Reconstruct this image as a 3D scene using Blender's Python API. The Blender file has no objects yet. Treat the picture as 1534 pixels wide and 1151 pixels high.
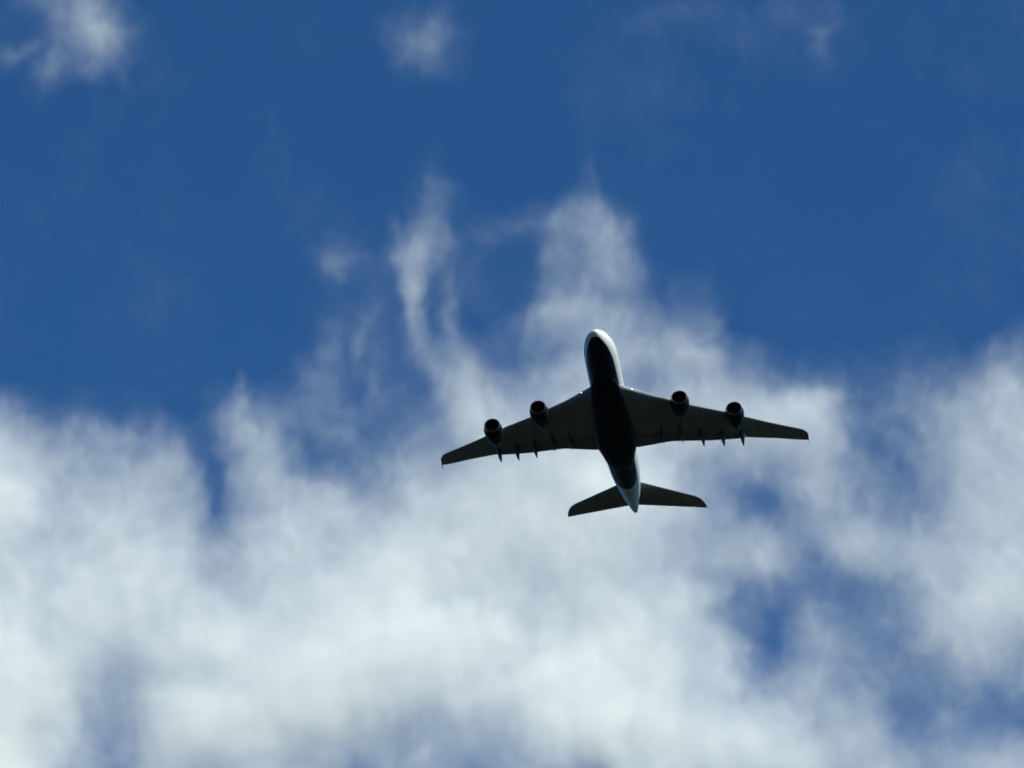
import bpy, bmesh, math, random
import numpy as np
from mathutils import Matrix, Vector

C = bpy.context.scene.collection
scene = bpy.context.scene
rad = math.radians

# ------------------------------------------------------------------ camera
ELEV = 30.0
cam_d = bpy.data.cameras.new('camera')
cam = bpy.data.objects.new('camera', cam_d)
C.objects.link(cam)
cam.location = (0, 0, 1.7)
cam.rotation_euler = (rad(90 + ELEV), 0, 0)
cam_d.sensor_width = 36.0
cam_d.lens = 18.0 / math.tan(rad(6.3))          # long zoom
cam_d.clip_start = 0.1
cam_d.clip_end = 200000
scene.camera = cam

# ------------------------------------------------------------------ sky and sun
SUN_EL, SUN_AZ = 48.0, 132.0                    # azimuth from +Y towards +X
world = bpy.data.worlds.new('World')
scene.world = world
world.use_nodes = True
wn, wl = world.node_tree.nodes, world.node_tree.links
wn.clear()
sky = wn.new('ShaderNodeTexSky')
sky.sky_type = 'NISHITA'
sky.sun_disc = False
sky.sun_elevation = rad(SUN_EL)
sky.sun_rotation = rad(SUN_AZ)
sky.altitude = 0
sky.air_density = 1.0
sky.dust_density = 0.0
sky.ozone_density = 6.0
tint = wn.new('ShaderNodeMix')
tint.data_type = 'RGBA'
tint.blend_type = 'MULTIPLY'
tint.inputs['Factor'].default_value = 1.0
tint.inputs['B'].default_value = (0.30, 0.70, 1.0, 1)
bg = wn.new('ShaderNodeBackground')
bg.inputs['Strength'].default_value = 0.0548
wo = wn.new('ShaderNodeOutputWorld')
wl.new(sky.outputs[0], tint.inputs['A'])
wl.new(tint.outputs['Result'], bg.inputs['Color'])
wl.new(bg.outputs[0], wo.inputs['Surface'])

sun_d = bpy.data.lights.new('sun', 'SUN')
sun_d.energy = 5.0
sun_d.angle = rad(0.53)
sun_d.color = (0.957, 1.0, 0.85)
sun = bpy.data.objects.new('sun', sun_d)
C.objects.link(sun)
sd = Vector((math.sin(rad(SUN_AZ)) * math.cos(rad(SUN_EL)),
             math.cos(rad(SUN_AZ)) * math.cos(rad(SUN_EL)), math.sin(rad(SUN_EL))))
sun.rotation_euler = sd.to_track_quat('Z', 'Y').to_euler()
sun.location = (300, -200, 400)

vs = scene.view_settings
vs.view_transform = 'Standard'
vs.look = 'None'
vs.exposure = 0.7
vs.gamma = 1.0
vs.use_curve_mapping = False
scene.render.engine = 'CYCLES'
cy = scene.cycles
cy.max_bounces = 16
cy.volume_bounces = 12
cy.diffuse_bounces = 3
cy.volume_step_rate = 2.0
cy.use_denoising = True
cy.filter_width = 1.7


# ------------------------------------------------------------------ helpers
def tag(o, label=None, cat=None, group=None, kind=None):
    if label: o['label'] = label
    if cat: o['category'] = cat
    if group: o['group'] = group
    if kind: o['kind'] = kind
    return o


def mesh_obj(name, verts, faces, mats, parent=None, smooth=True, fmat=None, sharp=None):
    me = bpy.data.meshes.new(name)
    me.from_pydata([tuple(v) for v in verts], [], faces)
    for m in (mats if isinstance(mats, (list, tuple)) else [mats]):
        me.materials.append(m)
    bm = bmesh.new()
    bm.from_mesh(me)
    if fmat is not None:
        bm.faces.ensure_lookup_table()
        for f, mi in zip(bm.faces, fmat):
            f.material_index = mi
    bmesh.ops.recalc_face_normals(bm, faces=bm.faces)
    for f in bm.faces:
        f.smooth = smooth
    if sharp:
        for e in bm.edges:
            if len(e.link_faces) == 2 and e.calc_face_angle(0) > rad(sharp):
                e.smooth = False
    bm.to_mesh(me)
    bm.free()
    o = bpy.data.objects.new(name, me)
    C.objects.link(o)
    if parent: o.parent = parent
    return o


def loft(rings, cap=True, closed=True):
    n = len(rings[0])
    v = [p for r in rings for p in r]
    f = []
    for i in range(len(rings) - 1):
        for k in range(n if closed else n - 1):
            a, b = i * n + k, i * n + (k + 1) % n
            f.append((a, b, b + n, a + n))
    if cap:
        f.append(tuple(range(n))[::-1])
        f.append(tuple(range((len(rings) - 1) * n, len(rings) * n)))
    return v, f


def material(name, color, rough=0.5, metal=0.0, vary=0.0, scale=1.0, spec=0.5, coat=0.0):
    m = bpy.data.materials.new(name)
    m.use_nodes = True
    nt = m.node_tree
    b = nt.nodes['Principled BSDF']
    b.inputs['Roughness'].default_value = rough
    b.inputs['Metallic'].default_value = metal
    b.inputs['Specular IOR Level'].default_value = spec
    b.inputs['Coat Weight'].default_value = coat
    b.inputs['Base Color'].default_value = (*color, 1)
    tc = nt.nodes.new('ShaderNodeTexCoord')
    nz = nt.nodes.new('ShaderNodeTexNoise')
    nz.inputs['Scale'].default_value = scale
    nz.inputs['Detail'].default_value = 5
    mp = nt.nodes.new('ShaderNodeMapping')
    mp.inputs['Scale'].default_value = (0.25, 1, 1)     # streaks run along the airflow
    cr = nt.nodes.new('ShaderNodeMapRange')
    cr.inputs['From Min'].default_value = 0.3
    cr.inputs['From Max'].default_value = 0.7
    cr.inputs['To Min'].default_value = 1 - vary
    cr.inputs['To Max'].default_value = 1 + vary
    mx = nt.nodes.new('ShaderNodeMix')
    mx.data_type = 'RGBA'
    mx.blend_type = 'MULTIPLY'
    mx.inputs['Factor'].default_value = 1
    mx.inputs['A'].default_value = (*color, 1)
    nt.links.new(tc.outputs['Object'], mp.inputs['Vector'])
    nt.links.new(mp.outputs[0], nz.inputs['Vector'])
    nt.links.new(nz.outputs['Fac'], cr.inputs['Value'])
    nt.links.new(cr.outputs[0], mx.inputs['B'])
    nt.links.new(mx.outputs['Result'], b.inputs['Base Color'])
    return m


M = dict(
    white=material('white_paint', (0.57, 0.57, 0.56), 0.35, vary=0.04, scale=0.6),
    navy=material('navy_paint', (0.006, 0.008, 0.022), 0.5, vary=0.15, scale=0.6, spec=0.2),
    grey=material('wing_grey_paint', (0.19, 0.20, 0.21), 0.45, vary=0.18, scale=0.5),
    flap=material('flap_grey_paint', (0.13, 0.14, 0.15), 0.45, vary=0.15, scale=0.6),
    fairing=material('fairing_blue_grey_paint', (0.05, 0.06, 0.09), 0.4, vary=0.1),
    chrome=material('polished_lip', (0.11, 0.11, 0.12), 0.38, metal=1.0),
    duct=material('intake_lining', (0.05, 0.05, 0.055), 0.6),
    dark=material('fan_titanium', (0.02, 0.02, 0.022), 0.4, metal=0.6),
    steel=material('nozzle_steel', (0.08, 0.078, 0.075), 0.4, metal=0.9, vary=0.2),
    glass=material('cockpit_glass', (0.01, 0.011, 0.012), 0.08),
)
lamp = bpy.data.materials.new('landing_lamp')
lamp.use_nodes = True
pb = lamp.node_tree.nodes['Principled BSDF']
pb.inputs['Emission Color'].default_value = (1.0, 0.96, 0.88, 1)
pb.inputs['Emission Strength'].default_value = 4.0

# ------------------------------------------------------------------ ground (below the frame)
gm = material('grass_ground', (0.010, 0.011, 0.009), 0.95, vary=0.35, scale=0.02, spec=0.1)
n = 96
gv = [(0, 0, 0)]
gf = []
radii = [5, 30, 150, 800, 4000, 15000, 60000]
for r in radii:
    gv += [(r * math.cos(2 * math.pi * k / n), r * math.sin(2 * math.pi * k / n), 0) for k in range(n)]
for k in range(n):
    gf.append((0, 1 + k, 1 + (k + 1) % n))
    for i in range(len(radii) - 1):
        a, b = 1 + i * n + k, 1 + i * n + (k + 1) % n
        gf.append((a, a + n, b + n, b))
tag(mesh_obj('ground', gv, gf, gm, smooth=False), kind='structure')

# ------------------------------------------------------------------ airliner
# body frame: s = metres aft of the nose tip, y = to port, z = up from the fuselage mid-height
ZB = 5.2                                         # the Empty sits at the keel


def V(s, y, z):
    return (35 - s, y, z + ZB)


Rb = Matrix(((-0.1407, 0.9899, 0.0180), (-0.5963, -0.0702, -0.7997), (-0.7903, -0.1233, 0.6002)))  # to (right, down, forward)
e = rad(ELEV)
cw = Matrix(((1, 0, 0), (0, math.sin(e), math.cos(e)), (0, -math.cos(e), math.sin(e))))
Rw = cw @ Rb
pos = cw @ Vector((21.978, 8.735, 983.011)) + Vector((0, 0, 1.7))
jet = bpy.data.objects.new('passenger_jet', None)
C.objects.link(jet)
mw = Rw.to_4x4()
mw.translation = pos + Rw @ Vector((0, 0, -ZB))
jet.rotation_mode = 'QUATERNION'
jet.location = mw.translation
jet.rotation_quaternion = Rw.to_quaternion()
tag(jet, 'large four engined double deck passenger jet with navy belly and white flanks flying overhead', 'airplane')

# fuselage: half width, top, keel along s
FUS = np.array([
    [0, .03, -1.38, -1.44], [.15, .42, -1.10, -1.80], [.4, .75, -.86, -2.15], [1, 1.25, -.30, -2.68], [2, 1.80, .42, -3.15],
    [3, 2.22, 1.12, -3.45], [4.5, 2.68, 2.15, -3.75], [6, 3.0, 3.0, -3.95], [8, 3.30, 3.78, -4.1], [10, 3.44, 4.15, -4.2],
    [12, 3.48, 4.2, -4.2], [17, 3.5, 4.2, -4.2], [42, 3.5, 4.2, -4.2], [46, 3.45, 4.2, -3.95], [50, 3.27, 4.18, -3.4],
    [54, 2.96, 4.1, -2.6], [58, 2.5, 3.95, -1.65], [62, 1.95, 3.7, -.6], [66, 1.28, 3.35, .65], [68.5, .82, 3.0, 1.4],
    [70, .42, 2.6, 1.9], [70.35, .24, 2.42, 2.06], [70.45, .05, 2.3, 2.2]])


def smooth_interp(x, xs, ys):                    # monotone-ish cubic
    i = int(np.clip(np.searchsorted(xs, x) - 1, 0, len(xs) - 2))
    h = xs[i + 1] - xs[i]
    t = (x - xs[i]) / h

    def slope(k):
        if k == 0: return (ys[1] - ys[0]) / (xs[1] - xs[0])
        if k == len(xs) - 1: return (ys[-1] - ys[-2]) / (xs[-1] - xs[-2])
        a = (ys[k] - ys[k - 1]) / (xs[k] - xs[k - 1]); b = (ys[k + 1] - ys[k]) / (xs[k + 1] - xs[k])
        return 0 if a * b <= 0 else 2 * a * b / (a + b)
    m0, m1 = slope(i) * h, slope(i + 1) * h
    return ((2 * t ** 3 - 3 * t ** 2 + 1) * ys[i] + (t ** 3 - 2 * t * t + t) * m0
            + (3 * t * t - 2 * t ** 3) * ys[i + 1] + (t ** 3 - t * t) * m1)


def fus_point(s, ph):                            # ph: angle from the keel, + to port
    w, zt, zb = (smooth_interp(s, FUS[:, 0], FUS[:, k]) for k in (1, 2, 3))
    zc = zb + 0.46 * (zt - zb)
    c = math.cos(ph)
    z = zc - c * ((zc - zb) if c > 0 else (zt - zc))
    y = w * math.sin(ph)
    if c < 0: y *= 1 - 0.05 * (-c) ** 1.0
    return V(s, y, z)


NAVY = np.array([[.68, 0], [.8, 24], [1.1, 42], [2.3, 51], [4.4, 55], [10, 55], [17, 56], [50, 55], [52, 51], [53.5, 43], [54.5, 31],
                 [55.1, 17], [55.4, 0]])
st = sorted(set([0, .05, .15, .25, .4, .55, .68, .74, .8, .95, 1.1, 1.4, 1.8, 2.3, 3, 3.7, 4.4, 5.2, 6, 7, 8, 9, 10, 11, 12, 14, 17, 22, 27, 32,
                 37, 42, 44, 46, 48, 50, 51, 52, 52.8, 53.5, 54, 54.5, 54.8, 55.1, 55.25, 55.4, 56, 57, 58, 59, 60, 61, 62, 63, 64, 65, 66, 67,
                 68, 68.5, 69, 69.5, 70, 70.2, 70.35, 70.45]))
NA, NB = 18, 46
rings, fm = [], []
for s in st:
    ph = rad(max(float(np.interp(s, NAVY[:, 0], NAVY[:, 1], left=0, right=0)), 0.02))
    ang = list(np.linspace(-ph, ph, NA, endpoint=False)) + list(np.linspace(ph, 2 * math.pi - ph, NB, endpoint=False))
    rings.append([fus_point(s, a) for a in ang])
v, f = loft(rings)
for i in range(len(st) - 1):
    inside = .68 <= st[i] and st[i + 1] <= 55.4
    fm += [1 if (inside and k < NA) else 0 for k in range(NA + NB)]
fm += [0, 0]
fus = mesh_obj('fuselage', v, f, [M['white'], M['navy']], jet, fmat=fm)
fus['label'] = 'white fuselage with navy underside'

# windscreen on the nose: a thin dark band set just proud of the skin
gv, gf = [], []
aa = np.linspace(rad(118), rad(242), 13)
for s_ in np.linspace(3.6, 4.7, 4):
    for a in aa:
        p = Vector(fus_point(s_ + 0.9 * abs(a - math.pi), a))
        d = (p - Vector(V(s_ + 2, 0, .2))).normalized()
        gv.append(p + d * 0.02)
for i in range(3):
    for k in range(12):
        a = i * 13 + k
        gf.append((a, a + 1, a + 14, a + 13))
mesh_obj('cockpit_window', gv, gf, M['glass'], fus)

# belly fairing
BF = np.array([[12.0, 1.2, -3.95], [15, 2.5, -4.2], [18, 3.15, -4.55], [20, 3.35, -4.75], [24, 3.55, -5.0], [28, 3.82, -5.1], [31, 4.15, -5.15], [34, 4.36, -5.15],
               [37, 4.3, -5.1], [39, 3.92, -5.0], [41, 3.45, -4.85], [43, 3.05, -4.6], [45, 2.5, -4.25], [48, 1.2, -3.45]])
rings = []
for s in np.linspace(12.0, 48.0, 56):
    w, zb = (smooth_interp(s, BF[:, 0], BF[:, k]) for k in (1, 2))
    top = float(np.interp(s, [12, 20, 39, 48], [-3.6, -1.6, -1.6, -3.1]))
    zc = zb + 0.55 * (top - zb)
    r = []
    for a in np.linspace(0, 2 * math.pi, 40, endpoint=False):
        c, sn = math.cos(a), math.sin(a)
        pw = float(np.interp(s, [12, 20, 38, 48], [1, .75, .75, 1]))
        y = w * math.copysign(abs(sn) ** pw, sn)
        zz = math.copysign(abs(c) ** pw, c)
        z = zc - zz * ((zc - zb) if zz > 0 else (top - zc))
        r.append(V(s, y, z))
    rings.append(r)
v, f = loft(rings)
mesh_obj('belly_fairing', v, f, M['navy'], jet)

# ------------------------------------------------------------------ wings
LE = np.array([[2.6, 17.2], [3.6, 18.35], [5.3, 19.75], [9, 22.9], [12.4, 25.45], [16.5, 28.75], [23.3, 33.75], [28, 37.75], [33, 42.05], [38.2, 46.4],
               [38.9, 47.1], [39.4, 47.95], [39.7, 48.8]])
TE = np.array([[2.6, 38.95], [5, 39.1], [11.3, 39.3], [13.5, 39.95], [19.8, 42.1], [26.8, 44.15], [33, 47.3], [38.2, 50.4], [38.9, 50.75], [39.4, 51.0], [39.7, 51.15]])


def zwing(y):
    a = max(y - 3.5, 0)
    return -2.4 + .11 * a + .0023 * a * a


def wchord(y):
    return float(np.interp(y, LE[:, 0], LE[:, 1])), float(np.interp(y, TE[:, 0], TE[:, 1]))


def thick(x, t):
    return 5 * t * (.2969 * math.sqrt(x) - .126 * x - .3516 * x * x + .2843 * x ** 3 - .1015 * x ** 4)


def camber(x):
    return 0.012 * math.sin(math.pi * x) - 0.02 * x * x


def tc(y):
    return float(np.interp(y, [3, 12, 39.7], [0.135, 0.105, 0.09]))


def wing_ring(side, y, x0, x1, dz=0.0, defl=0.0, n=16, t_k=1.0):
    le, te = wchord(y)
    c = te - le
    z0 = zwing(y)
    xs = [x0 + (x1 - x0) * (0.5 - 0.5 * math.cos(math.pi * k / n)) for k in range(n + 1)]
    r = []

    def P(x, sg):
        if x0 > 0:                                # a flap: own little airfoil
            u = (x - x0) / (x1 - x0)
            h = thick(min(max(u, 0), 1), 0.16) * c * (x1 - x0) * t_k
        else:
            h = thick(x, tc(y)) * c
        z = z0 + camber(x) * c + sg * h + dz - math.tan(defl) * (x - x0) * c
        return V(le + x * c, side * y, z)
    for x in xs[::-1]: r.append(P(x, 1))
    for x in xs[1:]: r.append(P(x, -1))
    return r


HINGE = 0.79
YF = [(3.3, 13.6), (13.65, 26.65), (26.68, 37.67)]
ys_wing = [2.6, 3.6, 5.3, 7, 9, 11.3, 12.4, 13.5, 16.5, 19.8, 23.3, 26.8, 28, 30.5, 33, 35.5, 37.69]


def body_of_revolution(prof, s0, y0, z0, seg=32, tilt=0.0, toe=0.0, sy=1.0):
    rings = []
    for ds, r in prof:
        ring = []
        for k in range(seg):
            a = 2 * math.pi * k / seg
            ring.append(V(s0 + ds, y0 + r * sy * math.cos(a) + toe * ds, z0 + r * math.sin(a) - tilt * ds))
        rings.append(ring)
    return rings


for side in (1, -1):
    rg = [wing_ring(side, y, 0, HINGE) for y in ys_wing]
    tip = [wing_ring(side, y, 0, 1.0) for y in (37.7, 38.2, 38.9, 39.4, 39.7)]
    v1, f1 = loft(rg)
    v2, f2 = loft(tip)
    o = len(v1)
    wing = mesh_obj('wing', v1 + v2, f1 + [tuple(i + o for i in q) for q in f2], M['grey'], jet, sharp=40)
    for (a, b), nm in zip(YF, ('flap', 'flap', 'aileron')):
        out = nm == 'aileron'
        yy = [a] + [y for y in ys_wing if a + .3 < y < b - .3] + [b]
        rg = [wing_ring(side, y, HINGE + .006, 1.0, dz=0 if out else -.10, defl=0 if out else rad(5.0), n=8) for y in yy]
        v, f = loft(rg)
        mesh_obj(nm, v, f, M['grey'] if out else M['flap'], wing, sharp=50)
    # wingtip fence: swept arrow plate
    pl = [(48.6, 0), (50.6, 1.15), (51.7, 1.2), (51.3, 0), (51.6, -1.0), (50.7, -.95)]
    zt = zwing(39.72)
    vv = [V(s, side * 39.70, zt + z) for s, z in pl] + [V(s, side * 39.80, zt + z) for s, z in pl]
    m = len(pl)
    ff = [tuple(range(m)), tuple(range(m, 2 * m))[::-1]] + [(k, (k + 1) % m, m + (k + 1) % m, m + k) for k in range(m)]
    mesh_obj('wingtip_fence', vv, ff, M['white'], wing, smooth=False)
    # flap track fairings
    for y, s_end, wd, ln in ((9.8, 39.85, .42, 6.5), (13.75, 40.75, .46, 6.5), (17.95, 43.7, .58, 6.8), (22.1, 45.3, .58, 6.4), (26.1, 46.7, .58, 6.2)):
        prof = []
        for k in range(15):
            u = k / 14
            r = wd * (math.sin(math.pi * min(u * .5 / .45, .5)) ** .8 if u < .45 else (1 - ((u - .45) / .55) ** 1.9)) + .02
            prof.append((u * ln, r))
        s0 = s_end - ln
        rings = []
        for ds, r in prof:
            le, te = wchord(y)
            x = (s0 + ds - le) / (te - le)
            zl = zwing(y) + camber(min(x, 1)) * (te - le) - (thick(min(x, 1), tc(y)) if x < 1 else 0) * (te - le) * .9
            zl += -.16 - .03 * ds
            rings.append([V(s0 + ds, side * y + r * .75 * math.cos(2 * math.pi * q / 16), zl + r * 1.25 * math.sin(2 * math.pi * q / 16)) for q in range(16)])
        v, f = loft(rings)
        mesh_obj('flap_track_fairing', v, f, M['fairing'], wing)
    # landing lamp in the root leading edge
    le, te = wchord(5.35)
    bm = bmesh.new()
    bmesh.ops.create_uvsphere(bm, u_segments=12, v_segments=8, radius=.075)
    vv = [Vector(V(le - .02, side * 5.35, zwing(5.35) - .02)) + q.co for q in bm.verts]
    ff = [tuple(q.index for q in fc.verts) for fc in bm.faces]
    bm.free()
    mesh_obj('landing_light', vv, ff, lamp, wing)

    # engines
    for y0, s0, z0 in ((14.9, 22.46, -3.1), (25.7, 29.52, -1.72)):
        cowl = [(.22, 1.70), (.6, 1.83), (1.2, 1.95), (1.9, 1.99), (2.8, 1.94), (3.7, 1.80), (4.5, 1.60), (5.0, 1.45),
                (5.0, 1.40), (4.4, 1.50), (3.6, 1.5), (2.4, 1.5), (2.4, 1.48), (1.4, 1.49), (.24, 1.545)]
        tl, te_ = 0.03, -side * 0.02
        rg = body_of_revolution(cowl, s0, side * y0, z0, tilt=tl, toe=te_)
        v, f = loft(rg + [rg[0]], cap=False)
        eng = mesh_obj('engine', v, f, M['navy'], jet, sharp=45)
        lip = [(.24, 1.545), (.1, 1.56), (.02, 1.60), (.0, 1.63), (.03, 1.655), (.1, 1.68), (.22, 1.715), (.42, 1.775), (.42, 1.74), (.24, 1.66)]
        rg = body_of_revolution(lip, s0, side * y0, z0, seg=40, tilt=tl, toe=te_)
        v, f = loft(rg + [rg[0]], cap=False)
        mesh_obj('intake_lip', v, f, M['chrome'], eng)
        # fan: disc of twisted blades round a spinner
        v, f = [], []
        for k in range(24):
            a0 = 2 * math.pi * k / 24
            for r in (.4, .9, 1.46):
                tw = .10 + .07 * r
                for da, ds in ((-tw, 1.32), (tw, 1.62)):
                    a = a0 + da
                    v.append(V(s0 + ds, side * y0 + r * math.cos(a) + te_ * ds, z0 + r * math.sin(a) - tl * ds))
            b = k * 6
            f += [(b, b + 1, b + 3, b + 2), (b + 2, b + 3, b + 5, b + 4)]
        mesh_obj('fan', v, f, M['dark'], eng)
        rg = body_of_revolution([(.85, .02), (1.0, .16), (1.3, .34), (1.65, .44), (1.7, .42)], s0, side * y0, z0, tilt=tl, toe=te_)
        v, f = loft(rg)
        mesh_obj('spinner', v, f, M['dark'], eng)
        rg = body_of_revolution([(1.75, .3), (1.76, 1.47), (1.9, 1.47), (1.9, .3)], s0, side * y0, z0, tilt=tl, toe=te_)
        v, f = loft(rg)
        mesh_obj('fan_frame', v, f, M['duct'], eng)
        rg = body_of_revolution([(3.6, 1.0), (4.4, 1.16), (5.2, 1.12), (6.0, .95), (6.9, .70), (6.9, .62), (6.2, .55), (6.6, .5), (7.4, .28), (7.9, .04)],
                                s0, side * y0, z0, tilt=tl, toe=te_)
        v, f = loft(rg)
        mesh_obj('exhaust_nozzle', v, f, M['steel'], eng, sharp=45)
        # pylon: streamlined strut from cowl crown to wing lower skin
        le, te = wchord(y0)
        zl = zwing(y0) - .35
        rings = []
        for zf_, (sa, sb) in ((z0 + 1.2, (s0 + 1.6, s0 + 8.2)), (z0 + 1.7, (s0 + 2.0, s0 + 8.8)), (z0 + 2.1 if y0 < 20 else z0 + 2.3, (s0 + 3.2, s0 + 9.6)), (zl + .5, (le + .2, le + 5.5))):
            ring = []
            for q in range(20):
                a = 2 * math.pi * q / 20
                u = .5 - .5 * math.cos(a)
                w_ = .27 * math.sin(a) * (1.0 - .5 * u)
                ring.append(V(sa + (sb - sa) * u, side * y0 + w_ + te_ * 4, zf_))
            rings.append(ring)
        v, f = loft(rings)
        mesh_obj('pylon', v, f, M['grey'], eng, sharp=60)

# ------------------------------------------------------------------ tail
HL = np.array([[.5, 59.25], [13.1, 68.6], [14.0, 69.5], [14.7, 70.7], [15.15, 72.1], [15.35, 73.2]])
HT = np.array([[.5, 68.5], [13.1, 72.95], [14.0, 73.3], [14.7, 73.55], [15.15, 73.72], [15.35, 73.82]])


def tail_ring(side, y, x0, x1, n=12):
    le = float(np.interp(y, HL[:, 0], HL[:, 1])); te = float(np.interp(y, HT[:, 0], HT[:, 1]))
    c = te - le
    z0 = 2.9 + .115 * y
    xs = [x0 + (x1 - x0) * (0.5 - 0.5 * math.cos(math.pi * k / n)) for k in range(n + 1)]

    def P(x, sg):
        if x0 > 0:
            h = thick((x - x0) / (x1 - x0), .14) * c * (x1 - x0)
        else:
            h = thick(x, .095) * c
        return V(le + x * c, side * y, z0 + sg * h)
    return [P(x, 1) for x in xs[::-1]] + [P(x, -1) for x in xs[1:]]


for side in (1, -1):
    v1, f1 = loft([tail_ring(side, y, 0, .70) for y in (.5, 3, 6, 9.5, 12.99)])
    v2, f2 = loft([tail_ring(side, y, 0, 1) for y in (13.0, 13.5, 14.0, 14.4, 14.7, 15.0, 15.15, 15.3)])
    o = len(v1)
    tp = mesh_obj('tailplane', v1 + v2, f1 + [tuple(i + o for i in q) for q in f2], M['grey'], jet, sharp=40)
    v, f = loft([tail_ring(side, y, .703, 1, n=8) for y in (.8, 3, 6, 9.5, 12.97)])
    mesh_obj('elevator', v, f, M['grey'], tp, sharp=50)


def fin_ring(z, x0, x1, n=12):
    u = (z - 3.2) / 15.0
    le = 54.0 + 11.8 * u; te = 68.0 + 4.4 * u
    c = te - le
    xs = [x0 + (x1 - x0) * (0.5 - 0.5 * math.cos(math.pi * k / n)) for k in range(n + 1)]

    def P(x, sg):
        h = thick((x - x0) / (x1 - x0), .14) * c * (x1 - x0) if x0 > 0 else thick(x, .09) * c
        return V(le + x * c, sg * h, z)
    return [P(x, 1) for x in xs[::-1]] + [P(x, -1) for x in xs[1:]]


v, f = loft([fin_ring(z, 0, .68) for z in (3.2, 8, 13, 18.2)])
fin = mesh_obj('tail_fin', v, f, M['navy'], jet, sharp=40)
v, f = loft([fin_ring(z, .684, 1, n=8) for z in (4.4, 8, 13, 18.0)])
mesh_obj('rudder', v, f, M['navy'], fin, sharp=50)

# ------------------------------------------------------------------ clouds
# A broken cumulus sheet about four kilometres up range. A coverage map (how deep the cloud is over each
# 26 m of the sheet) drives a real volume whose edges are torn up by 3-D noise.
COV = np.array([
 [42,75,125,65,42,40,38,38,38,40,58,42,38,38,40,45,42,48,48,50,45,42,40,40,40],
 [45,72,120,75,42,38,38,38,40,55,90,48,38,38,38,40,42,45,42,50,45,40,40,40,40],
 [44,62,52,42,40,38,37,37,37,40,42,40,37,37,38,40,40,42,42,42,42,40,40,40,40],
 [38,38,38,38,38,37,37,37,38,38,38,38,38,38,38,38,38,40,38,38,40,40,38,38,38],
 [38,38,38,38,40,37,37,38,38,38,38,38,38,38,38,38,38,38,38,38,38,38,40,40,40],
 [38,38,38,38,40,37,37,38,38,38,38,38,38,38,38,38,38,38,38,38,38,38,38,40,40],
 [37,37,37,38,38,38,38,38,38,38,38,38,38,38,38,38,38,38,38,38,38,38,38,40,40],
 [37,37,37,38,38,38,38,38,38,38,38,38,38,38,38,38,72,40,38,38,38,38,38,38,38],
 [37,37,37,38,38,38,38,42,46,45,55,60,65,105,132,140,138,82,42,46,42,52,55,56,85],
 [38,38,38,38,42,52,48,68,60,68,80,120,115,140,150,122,152,148,128,118,80,82,100,138,158],
 [150,110,114,100,72,70,135,90,95,85,110,165,168,165,165,160,168,172,178,168,100,85,128,160,170],
 [195,172,150,150,148,72,150,125,108,125,150,170,180,188,195,182,150,112,94,150,125,95,130,165,170],
 [205,185,178,180,165,75,155,175,172,165,185,190,195,200,195,185,165,125,95,135,140,120,140,170,175],
 [190,185,190,195,190,155,175,185,185,200,200,195,185,190,190,180,160,150,150,112,150,150,163,177,182],
 [200,195,200,198,195,185,185,195,205,210,210,200,190,185,195,195,185,130,95,105,95,120,165,185,185],
 [210,200,190,180,195,205,205,208,212,215,215,212,205,205,210,205,190,160,72,130,115,110,150,165,150],
 [215,205,170,150,190,200,205,208,205,195,190,195,200,215,218,212,195,180,120,150,130,100,100,115,115],
 [225,195,160,140,190,200,195,185,175,160,150,160,170,200,210,210,205,200,190,165,160,110,100,100,90],
 [230,195,152,135,172,168,175,160,146,142,150,134,146,165,170,190,195,195,195,185,165,150,135,150,155]], float)


def s2l(v):
    v = np.asarray(v, float) / 255
    return np.where(v <= .04045, v / 12.92, ((v + .055) / 1.055) ** 2.4)


RANGE = 4000.0
PX = 2 * RANGE * math.tan(rad(6.3)) / 1534       # metres on the sheet per map unit
CELL = 1.75
BW, BH, BD = 1300.0, 1120.0, 120.0                # the sheet's width, height, depth
nx, nz, ny = int(BW / CELL) + 1, int(BH / CELL) + 1, 44
gx = np.linspace(-BW / 2, BW / 2, nx)
gz = np.linspace(-BH / 2, BH / 2, nz)
X, Z = np.meshgrid(gx, gz)                       # rows: z


def bicubic(G, u, v):
    iu, iv = np.floor(u).astype(int), np.floor(v).astype(int)
    fu, fv = u - iu, v - iv
    def w(t):                                    # uniform B-spline blended with Catmull-Rom
        cr = (-.5 * t + t ** 2 - .5 * t ** 3, 1 - 2.5 * t ** 2 + 1.5 * t ** 3, .5 * t + 2 * t ** 2 - 1.5 * t ** 3, -.5 * t ** 2 + .5 * t ** 3)
        bs = ((1 - t) ** 3 / 6, (3 * t ** 3 - 6 * t ** 2 + 4) / 6, (-3 * t ** 3 + 3 * t ** 2 + 3 * t + 1) / 6, t ** 3 / 6)
        return [.85 * a + .15 * b for a, b in zip(cr, bs)]
    wu, wv = w(fu), w(fv)
    out = 0
    for a in range(4):
        r = np.clip(iv + a - 1, 0, G.shape[0] - 1)
        row = 0
        for b in range(4):
            c = np.clip(iu + b - 1, 0, G.shape[1] - 1)
            row = row + wu[b] * G[r, c]
        out = out + wv[a] * row
    return out


rng = np.random.default_rng(5)
off = 8 * bicubic(rng.normal(size=(24, 30)), X / 115 + 15, Z / 115 + 12)      # the sheet's face swells in and out
TILT = rad(30.0)                                 # the cloud face leans back from square-on to upright
yv, zv = off * math.cos(TILT) + Z * math.sin(TILT) + RANGE, Z * math.cos(TILT) - off * math.sin(TILT)
U, Vv = X / yv * RANGE / PX + 767, 575.5 - zv / yv * RANGE / PX     # where the map lies over the sheet
SKY_R, CLOUD_R = s2l(38), s2l(238)
A = np.clip((s2l(COV) - SKY_R) / (CLOUD_R - SKY_R), 0, .97)
TAU = -np.log(1 - A)
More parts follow.
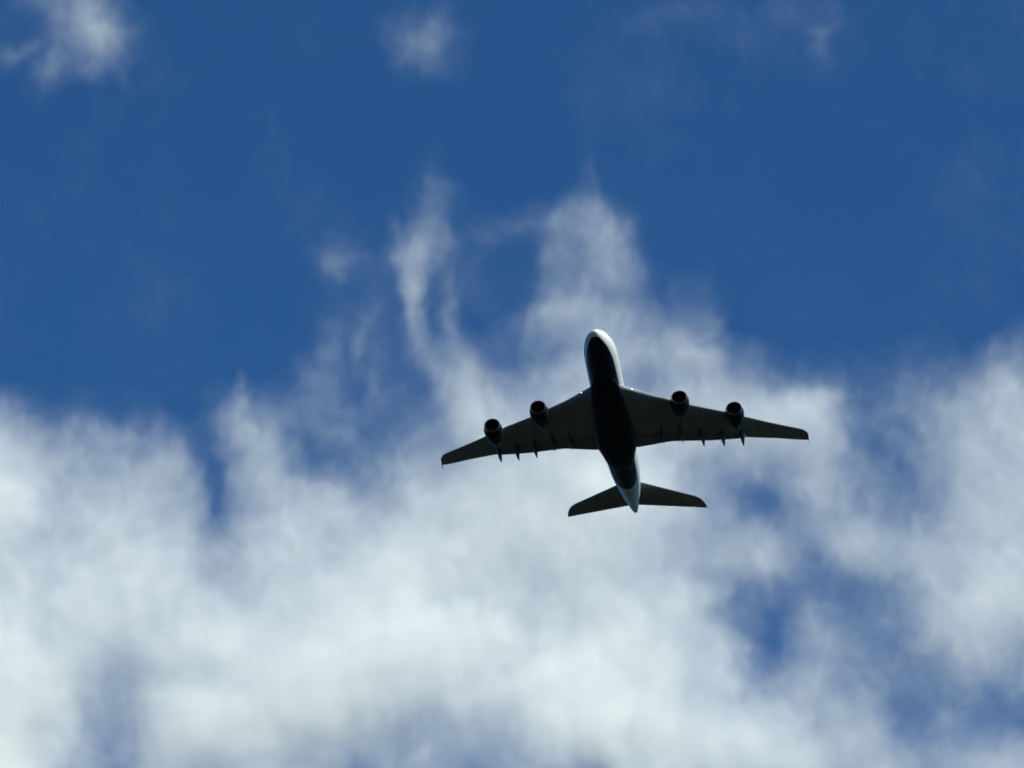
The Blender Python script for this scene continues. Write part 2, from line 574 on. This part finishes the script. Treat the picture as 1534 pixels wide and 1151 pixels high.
#TAUTABLE
TAU = np.array([
 [0,25,116,4,1,2,0,0,0,2,1,1,0,0,2,0,0,0,0,0,0,1,2,2,2],
 [0,22,120,25,1,0,0,0,2,1,65,1,0,0,0,2,0,0,0,0,3,2,2,2,2],
 [0,6,0,0,2,0,0,0,0,2,0,2,0,0,0,2,2,1,0,0,2,2,2,2,2],
 [0,0,0,0,0,0,0,0,0,0,0,0,0,0,0,0,0,2,0,0,2,2,0,0,0],
 [0,0,0,0,2,0,0,0,0,0,0,0,0,0,0,0,0,0,0,0,0,0,2,2,2],
 [0,0,0,0,2,0,0,0,0,0,0,0,0,0,0,0,0,0,0,0,0,0,0,2,2],
 [0,0,0,0,0,0,0,0,0,0,0,0,0,0,0,0,0,0,0,0,0,0,0,2,2],
 [0,0,0,0,0,0,0,0,0,0,0,0,0,0,0,0,36,2,0,0,0,0,0,0,0],
 [0,0,0,0,0,0,0,0,0,0,0,0,0,63,337,160,210,32,0,2,0,4,10,0,36],
 [0,0,0,0,0,1,0,19,0,19,30,131,80,215,275,137,288,189,112,86,30,64,76,181,212],
 [388,71,97,77,22,21,199,42,74,57,154,393,422,393,393,349,422,464,533,506,55,42,156,369,375],
 [588,405,201,346,263,22,385,107,86,112,260,442,558,671,786,585,275,106,47,276,168,55,217,333,335],
 [871,388,441,417,408,25,316,451,507,303,579,674,921,880,786,627,393,101,48,327,210,91,156,384,357],
 [470,451,448,646,507,189,493,476,391,899,680,671,812,874,720,543,343,261,468,135,432,282,376,431,385],
 [533,502,717,693,568,531,535,545,943,877,703,600,563,681,789,551,532,163,102,97,103,181,339,629,648],
 [1083,686,833,700,923,1163,857,1005,1283,1362,1141,1001,650,687,1207,990,655,270,22,269,188,91,427,600,168],
 [1544,1441,653,316,788,1005,1125,1459,1598,1042,778,782,738,1197,1496,1283,607,374,90,337,230,119,93,110,141],
 [2200,1286,246,322,1515,1714,1290,1447,1180,489,378,473,528,1069,1547,1324,1025,701,615,223,432,71,78,66,42],
 [2200,784,279,191,674,366,741,434,178,269,300,232,345,481,285,905,888,964,825,736,397,419,253,385,247]]) / 1000
#END
tau = bicubic(TAU, U / 64, Vv / 64)
# wisps and gaps finer than the map: (u, v, half length, half width, direction, change)
WISPS = [
    (648, 318, 34, 17, 100, .09), (628, 372, 30, 20, 115, .14), (615, 408, 36, 17, 95, .19), (617, 450, 30, 12, 85, .15), (628, 500, 34, 13, 70, .11),
    (650, 548, 30, 18, 65, .12), (672, 450, 34, 9, 85, .07), (672, 500, 26, 12, 90, .08), (690, 552, 36, 17, 75, .14), (702, 600, 42, 22, 70, .16),
    (660, 370, 26, 14, 100, .05), (592, 365, 30, 8, 80, .04),
    (508, 392, 24, 18, 120, .06), (540, 395, 40, 12, 5, .025), (560, 468, 44, 15, 85, .045), (494, 540, 46, 16, 100, .05), (476, 588, 40, 22, 95, .06),
    (538, 528, 26, 9, 95, .03), (520, 440, 60, 40, 90, .012), (580, 540, 60, 30, 90, .02),
    (850, 322, 40, 15, 170, .085), (900, 345, 34, 22, 60, .10), (920, 388, 40, 24, 80, .15), (888, 416, 34, 28, 120, .13), (850, 440, 38, 22, 130, .08),
    (822, 475, 36, 22, 120, .06), (840, 375, 34, 22, 90, .07), (752, 347, 44, 11, 165, .035), (722, 343, 16, 16, 0, .02), (888, 283, 30, 7, 85, .03),
    (940, 440, 40, 26, 80, .10), (706, 430, 30, 24, 90, .015), (780, 500, 60, 26, 150, .04), (870, 470, 40, 20, 0, .14),
    (133, 18, 34, 24, 90, .07), (160, 60, 34, 20, 60, .06), (93, 63, 16, 12, 0, -.6), (77, 100, 36, 13, 100, .05), (20, 82, 20, 16, 0, .035), (60, 8, 34, 13, 5, .035), (45, 66, 40, 12, 160, .03), (184, 108, 28, 10, 70, .025),
    (646, 50, 40, 24, 130, .03), (590, 62, 40, 22, 10, .022), (622, 92, 46, 14, 0, .015), (1090, 36, 80, 30, 20, .018), (1000, 20, 50, 18, 160, .014), (1235, 55, 44, 16, 100, .022), (1170, 20, 60, 24, 0, .014),
    (356, 596, 34, 12, 100, .06), (330, 610, 26, 12, 60, .03), (328, 745, 40, 17, 95, -.7), (318, 700, 34, 14, 75, -.55), (298, 664, 34, 20, 60, -.5),
    (458, 672, 36, 11, 95, -.6), (540, 722, 22, 13, 100, -.5), (547, 640, 26, 18, 80, -.4),
    (1153, 945, 46, 22, 110, -.6), (1094, 905, 20, 14, 120, -.45), (1278, 880, 22, 18, 0, -.45), (1223, 846, 20, 9, 80, -.45), (1155, 772, 40, 15, 40, -.5),
    (1149, 692, 40, 26, 10, -.25), (1364, 640, 40, 17, 20, -.5), (1239, 653, 16, 14, 0, -.4), (1266, 600, 26, 16, 70, -.4), (1435, 1015, 24, 12, 80, -.35),
    (1393, 1074, 26, 16, 60, -.3), (1225, 620, 30, 16, 0, .12), (1146, 700, 44, 34, 10, .07), (1364, 640, 70, 30, 30, .035), (1393, 1072, 60, 34, 20, .06), (1440, 1030, 60, 30, 0, .03), (180, 1090, 34, 60, 0, .05),
    (45, 588, 130, 24, 4, -.95), (170, 604, 60, 26, 10, -.8), (262, 610, 40, 30, 20, -.5), (1440, 520, 60, 26, 20, -.5), (1330, 560, 40, 20, 0, -.3),
]
for (u0, v0, a, b, ang, amt) in WISPS:
    if amt > 0 and v0 > 250: a, b = a * 1.2, b * 1.35
    c, s_ = math.cos(rad(ang)), math.sin(rad(ang))
    du, dv = U - u0, Vv - v0
    q = ((du * c + dv * s_) / a) ** 2 + ((-du * s_ + dv * c) / b) ** 2
    g_ = np.exp(-q)
    tau = tau + amt * g_ if amt > 0 else tau * (1 + .65 * amt * g_)
tau = np.clip(tau, 0, 6)
# a breath of thin veil over the clear part
veil = rng.normal(size=(40, 50))
tau = tau + .0012 * np.exp(1.0 * bicubic(veil, U / 110 + 8, Vv / 150 + 6))
# past the part of the sheet the map covers, let it break up at random
G = rng.normal(size=(24, 30))
brk = np.exp(.5 * bicubic(G, U / 130 + 8, Vv / 130 + 6))
edge = np.clip(np.maximum(np.maximum(-U, U - 1534), np.maximum(-Vv, Vv - 1151)) / 120, 0, 1)
tau = tau * (1 - edge + edge * brk)
rim = np.clip((1 - np.maximum(np.abs(X) / (BW / 2), np.abs(Z) / (BH / 2))) / .10, 0, 1)
tau = tau * rim
half = 4.5 + 10 * np.sqrt(np.clip(tau, 0, 4) / 2)
me = bpy.data.meshes.new('cloud')
me.vertices.add(nx * nz)
co = np.stack([X, off, Z], -1).astype(np.float32)
me.vertices.foreach_set('co', co.ravel())
for nm, arr in (('depth_tau', tau), ('depth_mid', off), ('depth_half', half)):
    at = me.attributes.new(nm, 'FLOAT', 'POINT')
    at.data.foreach_set('value', arr.astype(np.float32).ravel())
cloud = bpy.data.objects.new('cloud', me)
C.objects.link(cloud)
cloud.rotation_euler = (e - TILT, 0, 0)
cloud.location = cam.location + Vector((0, math.cos(e), math.sin(e))) * RANGE
tag(cloud, 'broken white cumulus with torn wispy upper edges against deep blue sky', 'cloud', kind='stuff')

cm = bpy.data.materials.new('cloud_vapour')
cm.use_nodes = True
nt = cm.node_tree
nt.nodes.clear()
pv = nt.nodes.new('ShaderNodeVolumePrincipled')
pv.inputs['Color'].default_value = (0.997, 0.997, 0.997, 1)
pv.inputs['Density'].default_value = 0.01
pv.inputs['Anisotropy'].default_value = 0.0
mo = nt.nodes.new('ShaderNodeOutputMaterial')
nt.links.new(pv.outputs[0], mo.inputs['Volume'])

ng = bpy.data.node_groups.new('cloud_density', 'GeometryNodeTree')
ng.interface.new_socket('Geometry', in_out='INPUT', socket_type='NodeSocketGeometry')
ng.interface.new_socket('Geometry', in_out='OUTPUT', socket_type='NodeSocketGeometry')
N, L = ng.nodes, ng.links
gi, go = N.new('NodeGroupInput'), N.new('NodeGroupOutput')


def math_node(op, a, b=None, c=None):
    m = N.new('ShaderNodeMath')
    m.operation = op
    for i, x in enumerate((a, b, c)):
        if x is None: continue
        if isinstance(x, (int, float)): m.inputs[i].default_value = x
        else: L.new(x, m.inputs[i])
    return m.outputs[0]


def vmath(op, a, b=None, scale=None):
    m = N.new('ShaderNodeVectorMath')
    m.operation = op
    for i, x in enumerate((a, b)):
        if x is None: continue
        if isinstance(x, tuple): m.inputs[i].default_value = x
        else: L.new(x, m.inputs[i])
    if scale is not None: m.inputs['Scale'].default_value = scale
    return m.outputs[0]


def noise(vec, scale, detail, rough=.55, color=False, distortion=0.0):
    m = N.new('ShaderNodeTexNoise')
    m.noise_dimensions = '3D'
    L.new(vec, m.inputs['Vector'])
    m.inputs['Scale'].default_value = scale
    m.inputs['Detail'].default_value = detail
    m.inputs['Roughness'].default_value = rough
    m.inputs['Distortion'].default_value = distortion
    return m.outputs['Color' if color else 'Fac']


pos_n = N.new('GeometryNodeInputPosition').outputs[0]
squash = vmath('MULTIPLY', pos_n, (1.0, 0.55, 0.85))
w1 = vmath('SUBTRACT', noise(squash, 1 / 45, 3, color=True), (.5, .5, .5))
w2 = vmath('SUBTRACT', noise(squash, 1 / 13, 3, color=True), (.5, .5, .5))
shift = vmath('ADD', vmath('SCALE', w1, scale=36), vmath('SCALE', w2, scale=14))
wp = vmath('ADD', pos_n, vmath('MULTIPLY', shift, (1.0, 0.22, 1.0)))     # torn along the sheet more than through it
sp = N.new('ShaderNodeSeparateXYZ')
L.new(wp, sp.inputs[0])
ix = math_node('ROUND', math_node('MINIMUM', math_node('MAXIMUM', math_node('MULTIPLY_ADD', sp.outputs[0], (nx - 1) / BW, (nx - 1) / 2), 0), nx - 1))
iz = math_node('ROUND', math_node('MINIMUM', math_node('MAXIMUM', math_node('MULTIPLY_ADD', sp.outputs[2], (nz - 1) / BH, (nz - 1) / 2), 0), nz - 1))
idx = math_node('MULTIPLY_ADD', iz, nx, ix)


def sample(name):
    a = N.new('GeometryNodeInputNamedAttribute')
    a.data_type = 'FLOAT'
    a.inputs['Name'].default_value = name
    s_ = N.new('GeometryNodeSampleIndex')
    s_.data_type = 'FLOAT'
    s_.domain = 'POINT'
    s_.clamp = True
    L.new(gi.outputs[0], s_.inputs['Geometry'])
    L.new(a.outputs[0], s_.inputs['Value'])
    L.new(idx, s_.inputs['Index'])
    return s_.outputs[0]


t_, mid_, half_ = sample('depth_tau'), sample('depth_mid'), sample('depth_half')
q = math_node('DIVIDE', math_node('SUBTRACT', sp.outputs[1], mid_), half_)
prof = math_node('EXPONENT', math_node('MULTIPLY', math_node('MULTIPLY', q, q), -1.0))
base = math_node('DIVIDE', math_node('MULTIPLY', t_, prof), math_node('MULTIPLY', half_, 1.7725))
swirl = vmath('ADD', squash, vmath('SCALE', w1, scale=45))
big = math_node('SUBTRACT', noise(squash, 1 / 120, 2, .5), .5)
ragged = math_node('SUBTRACT', noise(swirl, 1 / 50, 7, .62), .5)
fibre = math_node('SUBTRACT', noise(vmath('ADD', vmath('MULTIPLY', pos_n, (1.0, 0.25, 0.8)), vmath('SCALE', w1, scale=40)), 1 / 15, 4, .6), .5)
torn = math_node('ADD', math_node('MULTIPLY', big, 2.4), math_node('MULTIPLY', ragged, 5.2))
torn = math_node('ADD', torn, math_node('MULTIPLY', fibre, 2.2))
calm = math_node('DIVIDE', 1.0, math_node('MULTIPLY_ADD', t_, 5.5, 1.0))     # deep cloud is smoother than thin
lump = math_node('EXPONENT', math_node('MULTIPLY', torn, calm))
dens = math_node('MULTIPLY', base, math_node('MULTIPLY', lump, 1.6))
dens = math_node('MULTIPLY', dens, 100.0)       # the grid holds hundredths; the material divides again
vc = N.new('GeometryNodeVolumeCube')
vc.inputs['Min'].default_value = (-BW / 2, -BD / 2, -BH / 2)
vc.inputs['Max'].default_value = (BW / 2, BD / 2, BH / 2)
vc.inputs['Resolution X'].default_value = nx
vc.inputs['Resolution Y'].default_value = ny
vc.inputs['Resolution Z'].default_value = nz
L.new(dens, vc.inputs['Density'])
sm = N.new('GeometryNodeSetMaterial')
sm.inputs['Material'].default_value = cm
L.new(vc.outputs[0], sm.inputs[0])
L.new(sm.outputs[0], go.inputs[0])
md = cloud.modifiers.new('density', 'NODES')
md.node_group = ng
me.materials.append(cm)
